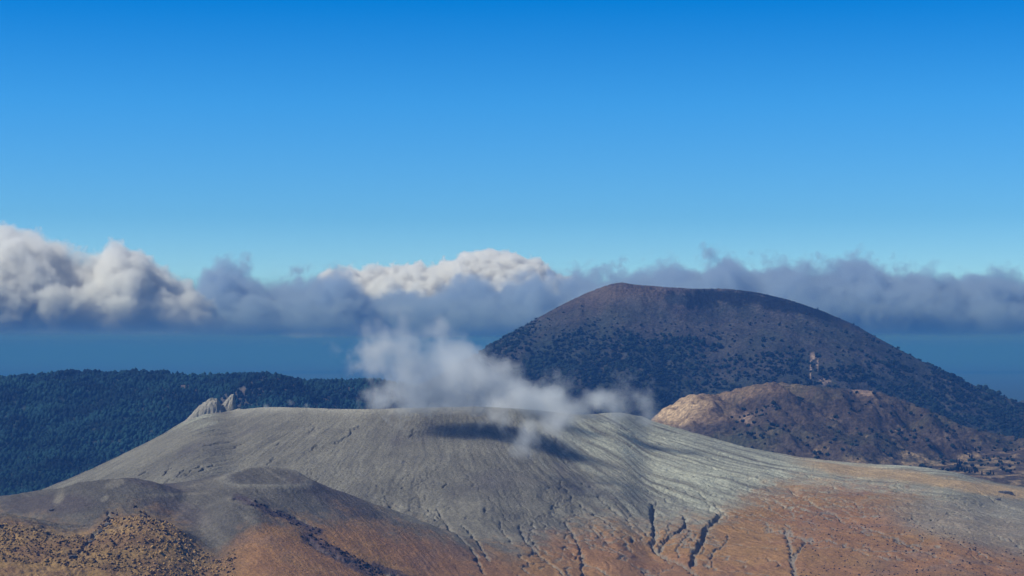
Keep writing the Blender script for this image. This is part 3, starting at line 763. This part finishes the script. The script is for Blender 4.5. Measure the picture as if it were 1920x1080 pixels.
rim_crag([(440, 776), (443, 767), (448, 765), (454, 768), (461, 774)], 12, 7, 'low pale rock ledge just right of the pointed crag on the rim')
bl = [(204, 985, 3.4, 'large grey boulder at the head of the dark gully on the near knoll'),
      (190, 998, 2.6, 'grey boulder just below the large one in the near gully'),
      (170, 1016, 2.2, 'small dark boulder midway down the gully on the near knoll'),
      (138, 1046, 3.0, 'dark boulder lowest down the gully on the near knoll'),
      (97, 957, 2.0, 'lone flat pale rock on the dark ash slope above the knoll'),
      (1884, 925, 9.0, 'big dark flat-topped rock beside the stream bed on the right plain'),
      (1870, 937, 3.2, 'dark rock just below the flat-topped one beside the stream bed')]
for k, (a, b, s, lab) in enumerate(bl):
    crag('boulder', a, b, s, s * (.45 if s > 5 or k == 4 else .75), .1, 20 + k, M_boulder, lab, 1.0, [(0, 0, 1, .6)])

# ---------------------------------------------------------------- 6 clouds and steam
def vol_nodes(name):
    m = bpy.data.materials.new(name); m.use_nodes = True
    t = m.node_tree; t.nodes.clear()
    return m, t, t.nodes, t.links.new
def mth(t, op, a, b=None, c=None):
    n = t.nodes.new('ShaderNodeMath'); n.operation = op
    for i, v in enumerate((a, b, c)):
        if v is None: continue
        if isinstance(v, (int, float)): n.inputs[i].default_value = v
        else: t.links.new(v, n.inputs[i])
    return n.outputs[0]
def vnoise(t, pos, scale, det, rough, off=0, stretch=(1, 1, 1)):
    mp = t.nodes.new('ShaderNodeMapping'); mp.inputs['Scale'].default_value = tuple(q / scale for q in stretch); mp.inputs['Location'].default_value = (off, off * .37, off * .71)
    t.links.new(pos, mp.inputs['Vector'])
    n = t.nodes.new('ShaderNodeTexNoise'); n.inputs['Scale'].default_value = 1; n.inputs['Detail'].default_value = det; n.inputs['Roughness'].default_value = rough
    t.links.new(mp.outputs[0], n.inputs['Vector']); return n.outputs[0]

def cloud_bank(name, label, tops, base, Yc, half, dens, amp, scale, soft, seed, colr=(1, 1, 1), step=.08, marg=270, base_soft=110, billow=.12):
    k = 2.4; Yc, half, dens, scale, soft, marg = Yc * k, half * k, dens / k, scale * k, soft * k, marg * k
    xs = [at(a, b, Yc).x for a, b in tops]; zs = [at(a, b, Yc).z for a, b in tops]
    x0, x1 = xs[0], xs[-1]; zb = base; zt = max(zs)
    m, t, N, l = vol_nodes(name)
    o = N.new('ShaderNodeOutputMaterial'); pv = N.new('ShaderNodeVolumePrincipled'); l(pv.outputs[0], o.inputs['Volume'])
    pv.inputs['Color'].default_value = (*colr, 1); pv.inputs['Anisotropy'].default_value = .25
    g = N.new('ShaderNodeNewGeometry'); P = g.outputs['Position']
    sp_ = N.new('ShaderNodeSeparateXYZ'); l(P, sp_.inputs[0]); x, y, z = sp_.outputs
    fx = mth(t, 'DIVIDE', mth(t, 'SUBTRACT', x, x0), x1 - x0)
    fc = N.new('ShaderNodeFloatCurve'); cu = fc.mapping.curves[0]
    pts = [((a - x0) / (x1 - x0), (b - zb) / (zt - zb)) for a, b in zip(xs, zs)]
    cu.points[0].location = pts[0]; cu.points[1].location = pts[-1]
    for p in pts[1:-1]: cu.points.new(*p)
    fc.mapping.update(); l(fx, fc.inputs['Value'])
    T = mth(t, 'MULTIPLY_ADD', fc.outputs[0], zt - zb, zb)
    dyv = mth(t, 'DIVIDE', mth(t, 'SUBTRACT', y, Yc), half)
    dy2 = mth(t, 'MULTIPLY', dyv, dyv)
    T2 = mth(t, 'SUBTRACT', T, mth(t, 'MULTIPLY', dy2, 260.0 * k))
    s = mth(t, 'DIVIDE', mth(t, 'SUBTRACT', T2, z), soft)
    n1 = vnoise(t, P, scale, 8, .66, seed)
    vo = N.new('ShaderNodeTexVoronoi'); vo.feature = 'F1'; vo.inputs['Scale'].default_value = 1 / (scale * .42); vo.inputs['Detail'].default_value = 0.0
    l(P, vo.inputs['Vector'])
    n1 = mth(t, 'ADD', n1, mth(t, 'MULTIPLY', mth(t, 'SUBTRACT', .5, vo.outputs['Distance']), billow))
    s = mth(t, 'ADD', s, mth(t, 'MULTIPLY', mth(t, 'SUBTRACT', n1, .5), amp))
    side = mth(t, 'MULTIPLY', mth(t, 'SUBTRACT', 1.0, dy2), 3.0)
    s = mth(t, 'MINIMUM', s, mth(t, 'ADD', side, mth(t, 'MULTIPLY', mth(t, 'SUBTRACT', n1, .5), amp)))
    cl = mth(t, 'MULTIPLY', s, 1.0); cl_n = cl.node; cl_n.use_clamp = True
    nb_ = vnoise(t, P, 1500, 4, .55, seed + 7)
    bs = mth(t, 'DIVIDE', mth(t, 'SUBTRACT', mth(t, 'SUBTRACT', z, zb), mth(t, 'MULTIPLY', nb_, 90.0)), base_soft); bs.node.use_clamp = True
    bs = mth(t, 'POWER', bs, 1.6)
    D = mth(t, 'MULTIPLY', mth(t, 'MULTIPLY', cl, bs), dens)
    l(D, pv.inputs['Density'])
    m.cycles.volume_step_rate = step
    # closed hull whose top follows the cloud's own outline
    hx = np.linspace(x0, x1, 90); hz = np.interp(hx, xs, zs) + marg
    prof_y = np.array([-1.25, -1.15, -.8, -.3, .3, .8, 1.15, 1.25])
    rows = []
    for yv in prof_y:
        drop = np.where(abs(yv) > 1.2, (hz - zb) * .9, 200 * max(0, yv * yv))
        rows.append(np.stack([hx, np.full_like(hx, Yc + yv * half), np.maximum(hz - drop, zb + 20)], -1))
    V = np.concatenate([np.concatenate(rows)] + [np.concatenate([np.stack([hx, np.full_like(hx, Yc + yv * half), np.full_like(hx, zb)], -1) for yv in prof_y])])
    nx_, nr = len(hx), len(prof_y); F = []
    idx = lambda b, r_, c: b * nx_ * nr + r_ * nx_ + c
    for r_ in range(nr - 1):
        for c in range(nx_ - 1):
            F += [(idx(0, r_, c), idx(0, r_, c + 1), idx(0, r_ + 1, c + 1)), (idx(0, r_, c), idx(0, r_ + 1, c + 1), idx(0, r_ + 1, c))]
            F += [(idx(1, r_, c), idx(1, r_ + 1, c + 1), idx(1, r_, c + 1)), (idx(1, r_, c), idx(1, r_ + 1, c), idx(1, r_ + 1, c + 1))]
    for c in range(nx_ - 1):
        for r_, flip in ((0, 0), (nr - 1, 1)):
            q = [idx(0, r_, c), idx(1, r_, c), idx(1, r_, c + 1), idx(0, r_, c + 1)]
            if flip: q = q[::-1]
            F += [(q[0], q[1], q[2]), (q[0], q[2], q[3])]
    for r_ in range(nr - 1):
        for c, flip in ((0, 1), (nx_ - 1, 0)):
            q = [idx(0, r_, c), idx(1, r_, c), idx(1, r_ + 1, c), idx(0, r_ + 1, c)]
            if flip: q = q[::-1]
            F += [(q[0], q[1], q[2]), (q[0], q[2], q[3])]
    me = tri_mesh(name, V, F, m)
    ob = bpy.data.objects.new(name, me); C.objects.link(ob)
    setk(ob, 'stuff', label)
    return ob
TOP = 172.0      # top of the haze; the clouds' underside lies just above it
front = [(-260, 540), (-100, 545), (0, 552), (90, 560), (180, 555), (250, 565), (320, 552), (375, 545), (395, 522), (430, 512), (480, 528), (550, 535), (600, 530), (660, 545), (720, 560), (780, 562), (850, 545), (930, 530),
         (1030, 525), (1100, 525), (1200, 515), (1290, 503), (1390, 496), (1460, 498), (1530, 512), (1590, 498), (1640, 512), (1700, 512), (1750, 528), (1800, 518), (1860, 530), (1920, 540), (2050, 550), (2200, 545)]
cloud_bank('cloud_bank', 'long low grey cloud bank with ragged top stretching across the whole horizon', front, TOP + 3, 12600, 1000, .013, 11, 250, 85, 1.7, colr=(.60, .72, .87), step=.07, base_soft=330, billow=.05)
leftc = [(-300, 520), (-200, 470), (-60, 450), (20, 440), (80, 445), (130, 470), (170, 485), (215, 462), (255, 470), (300, 505), (335, 530), (380, 570), (430, 610)]
cloud_bank('cumulus_cloud', 'bright white billowing cloud at the far left end of the bank', leftc, TOP + 4, 11300, 420, .028, 12, 260, 50, 5.1, step=.10, base_soft=420, billow=.10)
midc = [(540, 600), (590, 560), (625, 510), (700, 508), (780, 502), (840, 496), (870, 484), (920, 484), (980, 486), (1025, 503), (1070, 530), (1130, 550), (1200, 600)]
cloud_bank('cumulus_cloud', 'white puffy cloud top rising behind the grey bank left of the summit', midc, TOP + 12, 14500, 900, .040, 16, 240, 28, 9.3, step=.08, base_soft=600, billow=.16)

def steam(name, label, blobs, dens, amp, scale, seed, step, sharp, vox):
    m, t, N, l = vol_nodes(name)
    o = N.new('ShaderNodeOutputMaterial'); pv = N.new('ShaderNodeVolumePrincipled'); l(pv.outputs[0], o.inputs['Volume'])
    pv.inputs['Color'].default_value = (.95, .975, 1, 1); pv.inputs['Anisotropy'].default_value = .2
    g = N.new('ShaderNodeNewGeometry'); P = g.outputs['Position']
    acc = None; bm = bmesh.new()
    for (px, py, Yd, rp, w) in blobs:
        c = at(px, py, Yd); r_ = rp / FPX * Yd
        sb = N.new('ShaderNodeVectorMath'); sb.operation = 'DISTANCE'; l(P, sb.inputs[0]); sb.inputs[1].default_value = c
        f = mth(t, 'MULTIPLY_ADD', sb.outputs['Value'], -w / (r_ * 1.35), w); 
        f = mth(t, 'MAXIMUM', f, 0.0)
        f = mth(t, 'MULTIPLY', f, f)
        acc = f if acc is None else mth(t, 'ADD', acc, f)
        bmesh.ops.create_icosphere(bm, subdivisions=2, radius=r_ * 1.30, matrix=Matrix.Translation(c))
    n1 = vnoise(t, P, scale, 6, .6, seed)
    n0 = vnoise(t, P, scale * .35, 3, .5, seed + 3)
    nn = mth(t, 'MULTIPLY', mth(t, 'SUBTRACT', n1, .5), amp)
    nn = mth(t, 'ADD', nn, mth(t, 'MULTIPLY', mth(t, 'SUBTRACT', n0, .5), amp * .25))
    s = mth(t, 'MULTIPLY', mth(t, 'ADD', mth(t, 'SUBTRACT', acc, .12), nn), sharp)
    s = mth(t, 'MINIMUM', s, mth(t, 'MULTIPLY', acc, 8.0)); s = mth(t, 'MAXIMUM', s, 0.0); s = mth(t, 'MINIMUM', s, 1.0)
    l(mth(t, 'MULTIPLY', s, dens), pv.inputs['Density'])
    m.cycles.volume_step_rate = step
    me = bpy.data.meshes.new(name); bm.to_mesh(me); bm.free(); me.materials.append(m)
    ob = bpy.data.objects.new(name, me); C.objects.link(ob)
    md_ = ob.modifiers.new('union', 'REMESH'); md_.mode = 'VOXEL'; md_.voxel_size = vox
    setk(ob, 'stuff', label)
    return ob
SB = [(735, 640, 2290, 62, .72), (705, 690, 2300, 56, .72), (775, 690, 2290, 64, .9), (770, 742, 2300, 56, .95), (840, 690, 2290, 56, .95), (890, 685, 2290, 54, 1.0), (850, 740, 2290, 62, 1.0),
      (925, 715, 2270, 58, 1.05), (975, 745, 2390, 58, 1.0), (1010, 768, 2430, 52, .95), (1045, 795, 2190, 50, .8), (1040, 745, 2450, 46, .9), (1085, 768, 2450, 42, .85),
      (1122, 748, 2400, 30, 1.15), (1150, 765, 2400, 32, .9), (1180, 738, 2400, 46, .66), (1205, 768, 2400, 42, .66), (945, 785, 2190, 50, .72), (1065, 715, 2450, 34, .55), (712, 748, 2420, 40, .75),
      (990, 808, 2170, 50, .75), (665, 660, 2350, 52, .42), (800, 625, 2290, 48, .5), (790, 768, 2450, 48, .9), (860, 772, 2450, 52, .9), (930, 775, 2430, 52, .95), (1000, 780, 2400, 50, .9), (1060, 785, 2380, 44, .8)]
steam('steam_plume', 'white steam plume drifting out of the crater and spilling over its rim', SB, .080, 1.75, 40, 2.2, .09, 1.0, 9)
steam('cloud_wisp', 'thin veil of cloud brushing the left side of the mountain summit', [(1195, 578, 4330, 32, .62), (1240, 566, 4330, 34, .72), (1275, 552, 4330, 28, .66), (1225, 595, 4300, 24, .5)], .011, 1.5, 60, 7.7, .10, 1.0, 8)
steam('steam_wisp', 'faint wisps of steam at the left part of the crater rim', [(500, 762, 2420, 8, .75), (545, 756, 2420, 9, .75), (575, 760, 2420, 8, .7)], .08, .9, 8, 4.0, .05, 2.2, 2)

# ---------------------------------------------------------------- 7 air
bm = bmesh.new()
bmesh.ops.create_cube(bm, size=1.0)
hx0, hx1, hy0, hy1, hz0 = -61000, 61000, -3100, 91000, -330
for v in bm.verts:
    v.co = Vector((hx0 if v.co.x < 0 else hx1, hy0 if v.co.y < 0 else hy1, hz0 if v.co.z < 0 else TOP))
me = bpy.data.meshes.new('haze'); bm.to_mesh(me); bm.free()
m, t, N, l = vol_nodes('haze')
o = N.new('ShaderNodeOutputMaterial'); pv = N.new('ShaderNodeVolumePrincipled'); l(pv.outputs[0], o.inputs['Volume'])
pv.inputs['Color'].default_value = (.060, .208, .63, 1); pv.inputs['Absorption Color'].default_value = (.25, .28, 0, 1); pv.inputs['Density'].default_value = 1.02e-4
me.materials.append(m)
hz_ = bpy.data.objects.new('haze', me); C.objects.link(hz_)
setk(hz_, 'stuff', 'blue air that fades the far ridge and mountain')
print('trees', len(allp), 'forest', len(pos))
